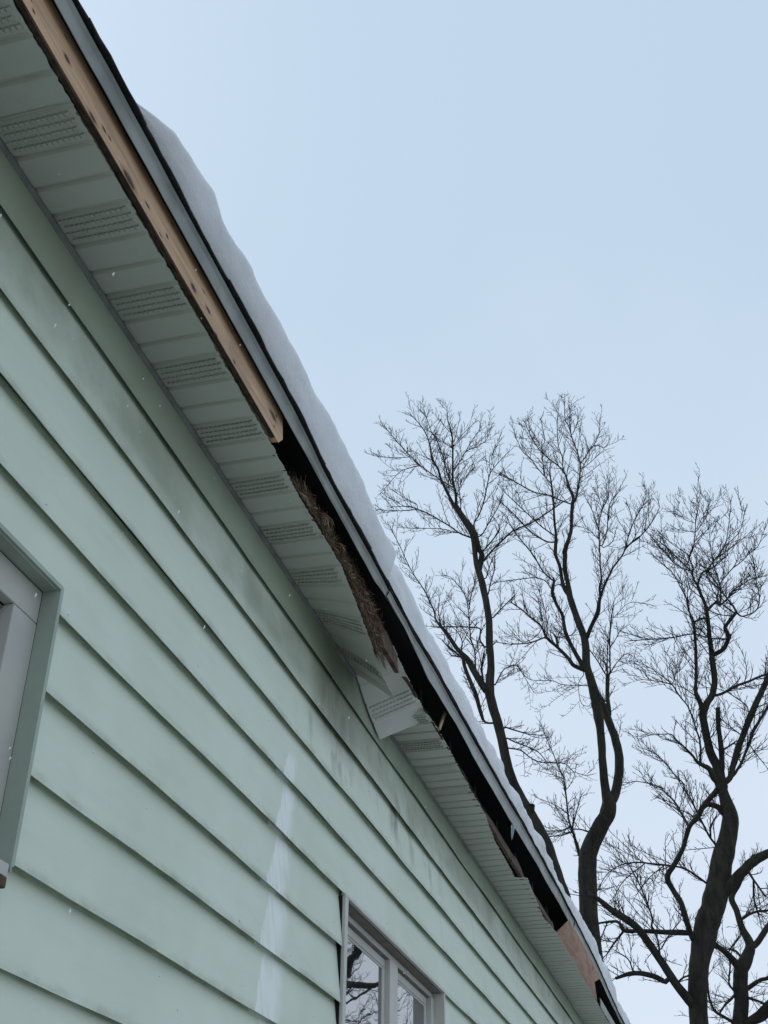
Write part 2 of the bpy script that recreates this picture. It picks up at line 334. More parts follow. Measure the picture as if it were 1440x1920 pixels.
F += [tuple(range(5, -1, -1)), tuple(range(len(V)-6, len(V)))]
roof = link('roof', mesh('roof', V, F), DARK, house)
for y in np.arange(Y0+.3, Y1, .61):
    m = MB(); m.prism([(.185, 2.405+ZC), (.185, 2.52+ZC), (-.6, 2.77+ZC), (-.6, 2.62+ZC)], y-.019, y+.019); m.build('rafter_tail', DARK, house)
y = Y0; k = 0
while y < Y1:
    wd = .305*(.92+.16*rnd.random()); e = min(y+wd, Y1); ext = .283+rnd.uniform(-.003, .004); z = 2.575+rnd.uniform(-.0015, .002)
    m = MB(); V = []; F = []; nn = 7
    for i in range(nn):
        yy = y+.0008+(e-y-.0016)*i/(nn-1); d = dz(yy); j = rnd.uniform(-.0025, .002)
        V += [(ext+j, yy, z+d+ZC+rnd.uniform(-.0025, .001)), (ext+j, yy, z+d+.006+ZC), (.05, yy, z+.006+.078+ZC+d*.6), (.05, yy, z+.078+ZC+d*.6)]
    for i in range(nn-1):
        for q in range(4): q2 = (q+1) % 4; F.append((i*4+q, i*4+q2, i*4+4+q2, i*4+4+q))
    F += [(0, 1, 2, 3), tuple(range(nn*4-1, nn*4-5, -1))]; m.add(V, F); m.build('shingle', SHING, roof); y = e
def drip(a, b, seed, xo=0):
    """face with an out-turned lower hem and a top flange running under the shingles"""
    ys = np.arange(a, b+.001, .04); V = []; F = []
    for y in ys:
        zl = interp(MLZ, y); d = dz(y); wv = .0035*noise.noise((y*2.1, seed, 0))+.0015*noise.noise((y*7, seed, 3)); x = .259+xo+wv
        pr = [(x+.0035, zl), (x+.0005, zl+.004), (x-.0005, zl+.020), (x+.0010, 2.535+d*.7), (x+.005, 2.558+d), (x+.013, 2.5685+d), (.10, 2.62+d), (.10, 2.6185+d), (x+.012, 2.567+d), (x+.0035, 2.5575+d), (x-.0008, 2.535+d*.7), (x-.0022, zl+.020), (x-.0012, zl+.004), (x+.002, zl-.0006)]
        V += [(p, y, q+ZC) for p, q in pr]
    n = 14
    for i in range(len(ys)-1):
        for k in range(n): k2 = (k+1) % n; F.append((i*n+k, i*n+k2, i*n+n+k2, i*n+n+k))
    F += [tuple(range(n)), tuple(range(len(V)-1, len(V)-n-1, -1))]
    m = MB(); m.add(V, F); return m.build('drip_edge', DRIP, house, smooth=False)
drip(Y0, 4.26, 1); drip(4.23, 9.6, 5, .0035); drip(9.57, Y1, 9, .007)

# --- fascia boards
def plank(name, mat, pts_front, thick, parent=house, bevel=.002):
    """front outline (list of xyz) extruded back along -x by thick"""
    n = len(pts_front); V = [tuple(p) for p in pts_front]+[(p[0]-thick, p[1], p[2]) for p in pts_front]
    F = [tuple(range(n)), tuple(range(2*n-1, n-1, -1))]+[(i, (i+1) % n, n+(i+1) % n, n+i) for i in range(n)]
    m = MB(); m.add(V, F); return m.build(name, mat, parent, bevel)
o = plank('fascia_board', PINE, [(.241, Y0, 2.4115+ZC), (.241, 2.985, 2.4125+ZC), (.241, 3.02, 2.45+ZC), (.241, 3.005, 2.535+ZC), (.241, Y0, 2.535+ZC)], .040); o['label'] = 'long bare pine board with knots at the near eave'
o = plank('fascia_board', PATCH, [(.205, 9.0, 2.392+ZC), (.302, 9.06, 2.497+ZC), (.300, 9.9, 2.515+ZC), (.290, 10.95, 2.52+ZC), (.255, 10.78, 2.455+ZC), (.212, 11.25, 2.405+ZC), (.205, 10.9, 2.393+ZC)], .012, bevel=0); o['label'] = 'short reddish board hanging loose at the far eave'
# rotten strip behind the torn far soffit
def strip(name, mat, tab, xb, thick, z0, seed):
    V = []; F = []; ys = np.arange(tab[0][0], tab[-1][0], .05)
    for y in ys:
        h = interp(tab, y)+.010*noise.noise((y*5, seed, 0)); x = xb+.006*noise.noise((y*3, seed, 2))
        V += [(x, y, z0+ZC+.006*noise.noise((y*9, seed, 7))), (x-.012, y, z0+max(h, .01)+ZC), (x-.012-thick, y, z0+max(h, .01)+ZC), (x-thick, y, z0+ZC)]
    for i in range(len(ys)-1):
        for k in range(4): k2 = (k+1) % 4; F.append((i*4+k, i*4+k2, i*4+4+k2, i*4+4+k))
    F += [(0, 1, 2, 3), tuple(range(len(V)-1, len(V)-5, -1))]; m = MB(); m.add(V, F); return m.build(name, mat, house)
strip('rotten_lath', ROT, [(6.0, .012), (6.35, .035), (6.7, .065), (7.3, .075), (7.62, .085), (7.78, .055), (8.2, .06), (8.95, .065)], .212, .02, 2.374, 3)
strip('rotten_lath', ROT, [(4.18, .06), (4.3, .10), (4.5, .115), (4.68, .085)], .209, .02, 2.372, 8)
strip('rotten_lath', ROT, [(4.72, .01), (4.85, .03), (4.97, .012)], .222, .015, 2.385, 11)
# aluminium cover still in place at the far end
m = MB(); m.prism([(.228, 2.362+ZC), (.233, 2.362+ZC), (.236, 2.435+ZC), (.228, 2.44+ZC)], 11.3, Y1); m.build('fascia_cover', DRIP, house)

# --- soffit
VENTD = [(.0, .0)]
OUT_FAR = [(4.85, .226), (5.4, .232), (5.98, .221), (6.36, .220), (6.89, .183), (7.3, .178), (7.58, .17), (7.6, .243), (7.78, .236), (8.2, .212), (8.48, .197), (8.87, .226), (9.9, .224), (16, .226)]
GR = [(.0, .010), (.005, .009), (.011, 0), (.058, -.0015), (.104, 0), (.110, .010), (.117, .010), (.124, 0), (.165, -.001), (.206, 0), (.212, .010), (.219, .010), (.226, 0), (.262, -.001), (.297, 0), (.3035, .010), (.3073, .010)]
def panel(P, prof, width, outer, vent, seed, par=house, rough=1.0, far=False, hoods=True, gs=1.0, mt=None):
    """P(x,t) gives the point of the undisturbed sheet at distance x from the wall and t across; prof (t, lift)"""
    rr = random.Random(seed); ts = []
    for (a, b) in zip(prof, prof[1:]):
        ns = max(1, int((b[0]-a[0])/.009))
        for i in range(ns): f_ = i/ns; ts.append((a[0]+(b[0]-a[0])*f_, a[1]+(b[1]-a[1])*f_))
    ts.append(prof[-1]); nx = 7; V = []; F = []; notch = 0
    for (t, h) in ts:
        if rr.random() < .1: notch = rr.uniform(.002, .010)
        notch *= .5
        xo = outer(t)+rr.uniform(-.0022, .0022)*rough-notch*rough
        for i in range(nx):
            x = .002+(xo-.002)*(i/(nx-1)); fade = 1 if x < xo-.045 else max(0, (xo-x)/.045)
            p = P(x, t); V.append((p[0], p[1], p[2]+h*gs*(.25+.75*fade)))
    n = len(ts); base = len(V); V += [(v[0], v[1], v[2]+.0014) for v in V]
    for i in range(n-1):
        for k in range(nx-1):
            a = i*nx+k; F.append((a, a+1, a+nx+1, a+nx)); F.append((base+a, base+a+nx, base+a+nx+1, base+a+1))
        a = i*nx+nx-1; F.append((a, base+a, base+a+nx, a+nx)); a = i*nx; F.append((a, a+nx, base+a+nx, base+a))
    for i in (0, n-1):
        for k in range(nx-1): a = i*nx+k; F.append((a, a+1, base+a+1, base+a))
    m = MB(); m.add(V, F); po = m.build('soffit_panel', mt or SOF, par)
    if not hoods: return po
    # pressed louvre hoods
    V = []; F = []; MI = []; rows = 4; t0, t1 = vent; pitch = (t1-t0)/rows
    for r_ in range(rows):
        tc_ = t0+pitch*(r_+.5); xo = outer(tc_)-.008; nxv = int((xo-.016)/.0150)
        for q in range(nxv):
            x = .018+.0150*(q+.5*(r_ % 2)); b = len(V); hx, ht = .0062, .0085; d = .003 if far else .0065
            for (dx, dt, dd) in ((-hx, -ht, 0), (hx, -ht, 0), (hx, ht, 0), (-hx, ht, 0), (-hx*.8, -ht, d), (hx*.8, -ht, d)):
                p = P(x+dx, tc_+dt); V.append((p[0], p[1], p[2]-dd-.0006))
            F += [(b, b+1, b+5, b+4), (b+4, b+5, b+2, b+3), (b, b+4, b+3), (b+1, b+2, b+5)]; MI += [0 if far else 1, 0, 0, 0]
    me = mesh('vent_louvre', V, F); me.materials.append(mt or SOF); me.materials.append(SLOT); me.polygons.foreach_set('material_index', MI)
    link('vent_louvre', me, None, po); return po
def sm(a, b, v): t = min(max((v-a)/(b-a), 0), 1); return t*t*(3-2*t)
OD = [(3.6, 0), (3.85, .012), (4.05, .072), (4.2, .145), (4.5, .168), (4.8, .17)]
for k in range(-8, 10):
    ys_ = 1.5975+.3075*k; tilt = rnd.uniform(-.0015, .0015)
    jit = 1 if interp(OD, ys_+.3075) > .01 else 0; oa, ob = max(0, interp(OD, ys_)+jit*rnd.uniform(-.006, .004)), interp(OD, ys_+.3075)+jit*rnd.uniform(-.004, .008)
    dr = lambda t, oa=oa, ob=ob: oa+(ob-oa)*t/.3075
    P = lambda x, t, ys_=ys_, tilt=tilt, dr=dr: (x-.10*min(1, x/.22)*dr(t), ys_+t, 2.403+ZC-dr(t)*(min(x, .23)/.22)**1.15+tilt+.0025*noise.noise((x*4, (ys_+t)*3, 1)))
    panel(P, GR, .305, lambda t, ys_=ys_: interp([(1.3, .222), (3.0, .220), (3.3, .208), (3.6, .216), (4.2, .222), (4.75, .20)], ys_+t), (.012, .103), 100+k)
for j in range(0, 34):
    ys_ = 5.06+.3075*j; tilt = rnd.uniform(-.0015, .0015)
    P = lambda x, t, ys_=ys_, tilt=tilt: (x, ys_+t, 2.372+ZC+tilt-.003*max(0, ys_-8)+.004*noise.noise((x*4, (ys_+t)*2.5, 6)))
    panel(P, GR, .305, lambda t, ys_=ys_: interp(OUT_FAR, ys_+t), (.012, .103), 200+j, rough=1.6, far=j > 1, hoods=j < 4, gs=1.7)
# the loose panel hanging from the break
def P(x, t):
    u = t/.43; s = x/.21
    nw, no, fw, fo = np.array((.004, 4.60, 2.43)), np.array((.206, 4.56, 2.470)), np.array((.006, 5.045, 2.255)), np.array((.212, 5.19, 2.400))
    p = (nw*(1-s)+no*s)*(1-u)+(fw*(1-s)+fo*s)*u; p = p+np.array((0, 0, -.018*math.sin(u*math.pi)*(1-s*.4))); return (p[0], p[1], p[2]+ZC)
lp = panel(P, [(0, 0), (.10, 0), (.106, .006), (.112, .006), (.118, 0), (.205, 0), (.211, .006), (.217, .006), (.223, 0), (.27, -.002), (.315, 0), (.321, .006), (.327, .006), (.333, 0), (.38, 0), (.43, .001)], .43, lambda t: .205, (.224, .314), 77, mt=PALER)
lp['label'] = 'pale loose panel sagging where the soffit breaks'
# wall channel along the soffit, and the torn fixing strip along its outer edge
m = MB(); m.prism([(-.006, 2.3835+ZC), (.008, 2.3945+ZC), (.008, 2.4005+ZC), (-.006, 2.4005+ZC)], Y0, 4.66); m.build('wall_channel', JCH, house)
m = MB(); m.prism([(-.006, 2.3545+ZC), (.007, 2.3635+ZC), (.007, 2.3685+ZC), (-.006, 2.3685+ZC)], 5.12, Y1); m.build('wall_channel', JCH, house)
strip('torn_strip', RUST, [(Y0, .010), (1.5, .010), (2.2, .012), (2.98, .012)], .2405, .012, 2.4035, 21)
strip('torn_strip', RUST, [(3.0, .014), (3.3, .018), (3.9, .012)], .212, .01, 2.406, 22)
strip('torn_strip', RUST, [(5.05, .02), (5.6, .024), (6.4, .02)], .231, .01, 2.372, 25)

# ------------------------------------------------------------------ snow on the roof
SN = [(1.692, 2.553), (1.75, 2.585), (1.829, 2.626), (1.926, 2.672), (2.02, 2.701), (2.11, 2.72), (2.173, 2.735), (2.21, 2.715), (2.233, 2.690), (2.298, 2.689), (2.38, 2.706), (2.475, 2.721), (2.516, 2.705), (2.609, 2.711), (2.729, 2.728), (2.856, 2.747), (2.966, 2.742), (3.109, 2.749), (3.257, 2.776), (3.384, 2.787), (3.484, 2.782), (3.555, 2.766), (3.676, 2.762), (3.811, 2.735), (3.982, 2.722), (4.10, 2.742), (4.165, 2.735), (4.185, 2.672), (4.30, 2.70), (4.388, 2.718), (4.67, 2.714), (4.801, 2.73), (4.893, 2.709), (5.087, 2.724), (5.317, 2.752), (5.56, 2.75), (5.83, 2.765), (5.894, 2.705), (6.165, 2.729), (6.548, 2.744), (6.873, 2.723), (7.18, 2.755), (7.23, 2.709), (7.623, 2.757), (8.033, 2.734), (8.586, 2.70), (8.959, 2.69), (9.691, 2.772), (10.148, 2.771), (10.83, 2.795), (11.773, 2.795), (12.0, 2.74), (12.05, 2.62), (12.5, 2.646), (13.24, 2.68), (16, 2.68)]
ys = np.concatenate([np.arange(Y0, 1.5, .1), np.arange(1.5, 8, .016), np.arange(8, Y1, .04)]); V = []; NP = 22
for y in ys:
    zs = 2.586+dz(y)                                   # where the snow rests on the shingle edge
    zt = interp(SN, y)+.006; back = 0.0
    if y < 1.70: back = .35*(1.70-y); zt = 2.59
    h = zt-zs; am = min(1, max(h, .004)/.08); h = max(h-(.016*am if y < 4.17 else -.020), .008)
    lobe = .012*noise.noise((y*1.7, 3, 0))+.007*noise.noise((y*6, 9, 0))
    for k in range(NP):
        if k < 12:                                     # front: undercut, bulge, rounded brow
            a = k/11*math.pi*.5; t = k/11
            bul = math.sin(min(1, t*1.25)*math.pi*.5)**.6
            ln = .026 if y < 4.17 else .006+.010*noise.noise((y*1.3, 7, 1))
            x = .276+(.022+ln+lobe*.6)*am*bul*(1 if t < .55 else math.cos((t-.55)/.45*1.05)); z = zs-.001+h*(t**.85)
            if t > .72: x -= h*.16*((t-.72)/.28)**2
            if y > 4.17 and t > .3: x -= h*.22*((t-.3)/.7)**1.4
        else:
            q = (k-11)/(NP-12); x0 = .276-.02-h*(.16 if y < 4.17 else .38); x = x0-(q**1.5)*1.5; z = zs+h+(x0-x)*.33*min(1, q*2.2)+.012*math.sin(min(1, q*4)*math.pi)
        x -= back
        nz = noise.noise((x*7, y*5, z*9)); nz2 = noise.noise((x*22, y*17, z*25)); rough = .8 if y < 4.17 else 1.0
        dsp = (.006*nz+.003*nz2)*rough*(.15 if k == 0 else 1)
        if y > 4.17 and k > 2: dsp += .024*abs(noise.noise((x*6+4, y*3.2, z*6)))-.006+.006*abs(noise.noise((x*15, y*9, z*15)))
        if k < 3 and y > 1.75: z -= (.014 if y > 4.17 else .004)*max(0, noise.noise((y*5.5, 2, 8))+.1)*(1-k/3); x += .011*(1-k/3)*(1 if y > 4.17 else .3)
        V.append((x+dsp, y, z+ZC+dsp*.5))
Q = [(i*NP+k, (i+1)*NP+k, (i+1)*NP+k+1, i*NP+k+1) for i in range(len(ys)-1) for k in range(NP-1)]
sn = link('roof_snow', npmesh('roof_snow', V, Q), SNOW); tag(sn, 'thick white snow overhanging the dark edge of the roof', 'snow', kind='stuff')

# ------------------------------------------------------------------ nest straw packed into the open eave
rs = np.random.RandomState(4); paths, rad = [], []
def zcap(y): return interp([(3.25, .0), (3.32, .05), (3.45, .085), (3.6, .075), (3.8, .095), (4.1, .11), (4.3, .07), (4.62, .035)], y)
for i in range(6500):
    y = rs.uniform(3.27, 4.34); cl = noise.noise((y*7, 1, 1)); hc = zcap(y)*(1+1.1*cl); t = rs.uniform(0, 1)**.8
    x = .218-.05*rs.uniform(0, 1)**2-.015*t; lo = .75*interp(OD, y); z = 2.410-lo+(hc+lo)*t
    L = rs.uniform(.02, .15); d = np.array([rs.normal(0, .22), 1.0*rs.choice([-1, 1]), rs.normal(.0, .55)]); d /= np.linalg.norm(d)
    if rs.rand() < .06: d = rs.normal(0, 1, 3); d /= np.linalg.norm(d); L *= .7
    bend = rs.normal(0, .22, 3); bend[2] -= .12; p = np.array([x, y, z+ZC]); s = np.linspace(-.5, .5, 5)[:, None]
    q = p+d*L*s+bend*L*(s**2); q[:, 0] = np.minimum(q[:, 0], .228); q[:, 2] = np.maximum(q[:, 2], ZC+2.4125-np.array([max(0, interp(OD, b_)-.018)*(max(a_, .02)/.22)**1.3 for a_, b_ in q[:, :2]]))
    paths.append(q); r0 = rs.choice([.0004, .0007, .0011, .0019], p=[.35, .35, .22, .08]); rad.append([r0*.6, r0, r0, r0, r0*.5])
for (yc, zc, rr_) in ((3.52, 2.45, .035), (3.56, 2.462, .05), (4.06, 2.44, .03), (3.75, 2.46, .03)):           # curled stalks
    for k in range(10):
        a0 = rs.uniform(0, 6.28); a = a0+np.linspace(0, rs.uniform(2.0, 4.4), 9); r_ = rr_*rs.uniform(.6, 1.15)
        paths.append(np.stack([.222+.008*np.sin(a*2)+rs.uniform(-.01, .01)+0*a, yc+rs.normal(0, .012)+r_*np.cos(a), zc+ZC+r_*.55*np.sin(a)], 1)); rad.append([.0014]*9)
v, q = tubes(paths, rad, 3)
nest = link('nest_straw', npmesh('nest_straw', v, q, False), STRAW); tag(nest, 'tangle of dry brown straw nest stuffed into the open eave', 'nest', kind='stuff')
V = []; Q = []; ys = np.arange(3.27, 4.46, .03)
for y in ys:
    for k in range(8):
        t = k/7; hc = zcap(y); V.append((.205-.03*t+.012*noise.noise((y*9, t*4, 2)), y, 2.404+ZC-.7*interp(OD, y)+(hc+.7*interp(OD, y))*t*.95+.012*noise.noise((y*14, t*5, 9))))
for i in range(len(ys)-1):
    for k in range(7): Q.append((i*8+k, i*8+k+1, i*8+9+k, i*8+8+k))
tag(link('nest_core', npmesh('nest_core', V, Q), ROT, nest), kind='stuff')
# loose splinter sticking out of the dark gap
m = MB(); m.add([(.214, 5.36, 2.425+ZC), (.214, 5.385, 2.423+ZC), (.222, 5.49, 2.555+ZC), (.222, 5.455, 2.562+ZC), (.208, 5.36, 2.425+ZC), (.208, 5.385, 2.423+ZC), (.216, 5.49, 2.555+ZC), (.216, 5.455, 2.562+ZC)],
                [(0, 1, 2, 3), (7, 6, 5, 4), (0, 4, 5, 1), (1, 5, 6, 2), (2, 6, 7, 3), (3, 7, 4, 0)])
tag(m.build('wood_splinter', flat('pale_splinter', (.5, .40, .25), .8, .2, 30), None, .001), 'pale wooden splinter slanting out of the black gap under the eave', 'splinter')
# slim icicle under the far drip edge
gi = G('ice', .12, .5); gi.col((.62, .72, .82)); gi.b.inputs['Transmission Weight'].default_value = .6; gi.b.inputs['IOR'].default_value = 1.31
s = np.linspace(0, 1, 7)[:, None]; pth = np.array([.266, 7.04, 2.525+ZC])+s*np.array([-.004, -.05, -.115])
v, q = tubes([pth], [[.011, .012, .010, .009, .007, .004, .001]], 7)
tag(link('icicle', npmesh('icicle', v, q), gi.m), 'small bluish icicle hanging from the drip edge', 'icicle')
# falling flakes
V = []; F = []; rs = np.random.RandomState(12)
for i in range(900):
    t = rs.uniform(.9, 9.0); px, py = rs.uniform(-60, 1500), rs.uniform(-60, 1980)
    d = FWD+RIGHT*(px-720)/FPX-UP*(py-960)/FPX; p = CAM+d*t
    if p[0] < .06 or p[0] > .95-.10*t or px > .62*py+70 or (p[0] < .5 and p[2] > ZC+2.25): continue
    r_ = rs.uniform(.0009, .0022); b = len(V); L = rs.uniform(1.0, 2.2)
    for a in ((r_, 0, 0), (-r_, 0, 0), (0, r_, 0), (0, -r_, 0), (.4*r_, 0, r_*L), (-.4*r_, 0, -r_*L)): V.append(tuple(p+np.array(a)))
    F += [(b, b+2, b+4), (b+2, b+1, b+4), (b+1, b+3, b+4), (b+3, b, b+4), (b+2, b, b+5), (b+1, b+2, b+5), (b+3, b+1, b+5), (b, b+3, b+5)]
tag(link('falling_snow', mesh('falling_snow', V, F), SNOW), 'scattered snowflakes drifting down in front of the wall', 'snowflakes', kind='stuff')

# ------------------------------------------------------------------ bare trees behind the house
# limb axes: tile key, then x,y,diameter triples on that survey tile; each limb gets its own depth below
TILE = {'1': (700, 740, 5.5385), '2': (940, 740, 5.5385), '3': (1180, 900, 5.5385), '4': (740, 1040, 5.5385), '5': (960, 1040, 5.5385), '6': (1180, 1180, 5.5385), '7': (900, 1300, 4.57), '8': (1100, 1480, 4.235)}
def parse(s):
    out = []; o = None
    for tok in s.split():
        if tok[-1] == ':': o = TILE[tok[:-1]]; continue
        x, y, d = map(float, tok.split(',')); out.append((o[0]+x/o[2], o[1]+y/o[2], d/o[2]))
    return out
TA = """7: 700,1750,150 620,1500,140 540,1270,130 430,1050,115 330,880,100 255,690,85 205,480,80 160,280,82 4: 1010,1550,95 985,1380,100 1000,1150,76 985,900,75 980,700,72 955,520,68 910,300,70 860,130,64 835,0,52 1: 1040,1450,80 960,1320,68 900,1230,62 850,1150,58
7: 430,1060,60 445,955,55
4: 880,150,60 905,0,55 1: 1095,1600,52 1060,1440,50
1: 850,1160,40 860,1100,30 850,1000,26 825,900,24 825,780,20 825,560,16 820,440,12 800,340,10 770,250,8 765,130,5
1: 835,1150,40 790,1060,30 740,960,26 700,870,24 670,770,20 610,660,16 590,540,14 560,440,10 500,330,8 400,220,5
1: 820,960,13 720,900,12 600,820,11 450,700,9 330,580,8 230,470,6 120,330,4
1: 490,730,8 380,760,8 280,800,6 200,880,5 100,1000,4
1: 370,650,5 200,655,5 60,640,4
1: 810,930,12 770,820,11 740,700,10 700,580,9 650,460,8 600,380,6 540,200,4
1: 830,780,12 900,690,10 960,590,8 1080,540,6 1180,460,5 1215,350,4
1: 930,640,7 1010,500,6 1110,350,4
1: 825,560,6 720,490,5 640,430,5
1: 825,540,6 920,420,5 1060,280,4
1: 1000,1480,17 900,1440,14 800,1370,12 700,1310,12 580,1240,10 460,1190,9 340,1160,7 200,1165,4
1: 460,1190,8 430,1195,8 300,1205,6 50,1195,5
1: 460,1180,7 440,1130,6 330,1075,5 225,1010,4
1: 900,1440,8 740,1400,7 620,1390,6 320,1385,4
1: 910,1200,9 900,1050,8 880,900,7 890,770,5
1: 900,970,6 970,850,5 1050,680,4
1: 1050,1420,17 1045,1340,14 1100,1240,13 1150,1100,12 1180,950,11 1210,830,9 1250,760,8 1340,660,6 1400,600,5
1: 1250,760,6 1230,640,5 1300,500,4
1: 1080,1480,13 1130,1450,12 1200,1330,10 1300,1160,8 1340,1050,6
4: 925,50,28 1: 1150,1720,25 1260,1590,20 1430,1430,18 2: 130,1410,16 330,1320,14 530,1190,12 680,1090,7
1: 1110,1660,15 1290,1440,13 1305,1350,10
4: 940,1400,78 830,1220,65 750,1080,58 650,980,45 570,860,40 510,780,35 430,680,20 410,590,14 350,450,10 270,310,9 200,210,8 130,80,7 1: 270,1560,6 170,1370,4
4: 1030,1750,22 940,1740,22 900,1660,36 850,1480,46 800,1350,44 730,1170,40 710,1060,32
4: 660,1040,18 590,980,16 530,930,12 490,880,7
4: 690,1060,18 590,1050,14
4: 930,960,19 885,880,16 890,780,14 840,757,13 640,750,11 430,748,9
4: 920,1330,24 905,1200,22 925,1030,18
4: 840,1190,15 830,1000,14 790,870,13 775,700,11 760,540,8 720,400,6 600,250,5 540,220,4
4: 775,560,7 790,430,6 830,300,4
4: 1025,650,15 1110,560,12 1240,430,10
4: 970,410,13 1000,280,11 1035,150,10 1040,0,8
4: 950,240,11 990,110,9 1020,30,7
4: 1045,1350,13 1120,1210,10 1190,1160,9 1270,1150,8 1330,1240,6 1440,1420,4
7: 220,290,13 380,340,9 520,360,5
7: 235,385,13 330,430,10 480,490,7 560,570,5
7: 250,470,12 350,490,10 430,550,9 520,590,8 720,600,6 800,670,5 910,705,4
4: 500,770,14 470,690,10 455,560,7 470,430,4
4: 690,1000,14 700,900,10 650,800,8 560,720,5"""
TB = """7: 930,1920,158 925,1700,155 920,1500,160 930,1370,155 1000,1200,148 1080,1060,138 1105,950,125 1080,850,80 1055,650,70 1045,480,66 1030,300,72 1005,130,90 5: 870,1500,112 820,1300,86 775,1150,80 765,950,80 740,830,72 690,700,70 640,560,66 600,430,66 580,300,48 550,150,48 550,0,50 2: 660,1620,52 700,1500,42 725,1400,36 730,1250,36 740,1120,38
7: 1110,940,100 1160,850,82 1190,700,80 1190,550,80 1170,430,75 1130,310,66 1085,190,66 1030,60,60
5: 590,420,48 550,360,45 520,270,38 500,140,35 450,0,32 2: 560,1660,36 565,1540,36 565,1440,26 550,1300,24 540,1100,20 520,930,16 505,800,10 510,700,6
7: 1090,190,55 5: 1010,1640,48 990,1450,42 995,1250,42
5: 1000,1250,22 1020,1200,15 1015,900,14 1030,700,12 1060,480,6 1120,410,4
5: 985,1240,15 990,1000,10 1000,880,8
5: 965,1235,12 880,1090,10 800,980,9
5: 1020,1235,11 1090,1120,8 1190,1030,6 1300,1090,4
5: 1020,960,9 1080,870,7 1130,780,5
5: 1060,650,6 1220,500,5 1440,520,4
5: 880,1400,11 960,1520,10
5: 775,870,44 830,730,42 890,600,45 905,500,38 930,400,28 990,260,18 1040,150,18 1090,80,16 1150,0,14 2: 1290,1600,16 1370,1520,14 1440,1470,12 3: 90,610,12 180,510,12 250,410,9 310,290,6 300,220,4
2: 1290,1600,12 1320,1460,9 1370,1330,8 1440,1200,7 3: 60,400,7 140,260,6 180,120,4 155,70,3
5: 910,420,28 912,330,24 930,250,19 915,100,16 915,0,16 2: 1020,1600,14 1015,1350,11 1050,1190,9 1110,1060,7 1110,880,4
2: 1040,1570,11 1060,1540,10 1100,1400,9 1120,1150,7 1230,1000,4
2: 1010,1500,8 900,1400,6 780,1360,4
2: 1010,1400,8 950,1220,6 870,1060,4
2: 1050,1190,7 1010,1050,5 990,880,4
2: 1060,1590,8 1150,1530,6 1190,1400,4
2: 745,1120,34 745,1060,30 715,990,26 690,910,20 650,800,14 590,740,11 500,670,10 410,590,9 330,470,7 270,350,6 240,280,4
2: 650,820,13 640,750,11 630,640,10 590,520,8 580,300,7 600,100,4
2: 750,1120,28 770,1090,24 790,1000,20 810,880,16 820,740,15 790,600,13 740,470,11 700,330,9 660,240,8 660,0,4
2: 820,720,11 890,620,9 960,530,8 1080,545,6 1120,470,4
2: 940,560,7 1010,420,6 1020,320,4
2: 820,770,8 880,740,7 960,670,6 1040,600,4
2: 740,410,8 790,290,5 795,180,4
2: 720,1135,14 620,1100,13 510,1050,13 340,1010,12 170,920,11 0,820,9 1: 1330,810,7
2: 520,930,12 460,860,10 390,780,9 300,660,8 220,590,6 150,440,4
2: 450,840,8 430,680,7 425,550,6 450,460,6 410,260,4
2: 560,1530,17 470,1525,15 340,1450,13 250,1370,11 160,1270,10 0,1120,8
2: 545,1460,14 430,1380,11 330,1290,10 200,1170,9 0,980,6
5: 760,1190,60 690,1080,46 620,950,42 560,820,40 540,720,34 520,620,34 460,510,32 420,400,36 435,280,24 430,240,20
5: 420,265,15 330,180,14 260,70,12 200,-20,12 2: 320,1650,12 220,1530,10 120,1400,7 50,1250,5
5: 415,360,9 340,270,8 230,240,8 0,265,8 4: 1200,265,8 1050,290,5
5: 440,320,8 540,300,8
5: 740,1190,56 640,1150,42 590,1080,38 480,970,32 360,860,28 300,740,16 180,640,16 100,570,14 0,500,10 4: 1220,480,8
5: 355,855,15 180,915,12 0,930,10 4: 1200,930,8 1030,905,5
5: 475,950,28 460,870,26 435,825,18
5: 362,850,9 365,720,7 330,530,7 280,380,6 230,240,5
5: 470,860,9 560,850,8 640,820,7 660,770,6
5: 310,750,7 260,840,6 120,910,5 0,830,4
5: 770,1360,8 530,1350,7 420,1310,6 200,1300,6 100,1220,6 50,1160,6 -60,1150,5
5: 745,1245,7 690,1350,5 720,1540,5 800,1580,3
7: 850,1380,34 800,1200,22 760,1080,16 740,900,13 715,720,11 680,650,9 620,500,6 540,310,4
7: 790,1150,13 830,1000,9 865,880,7
7: 780,1140,15 700,1175,10 570,1180,8
7: 930,1185,14 850,1165,10 790,1165,10
7: 780,1190,11 690,1220,8 590,1225,5
7: 760,1040,7 650,960,5 500,900,4"""
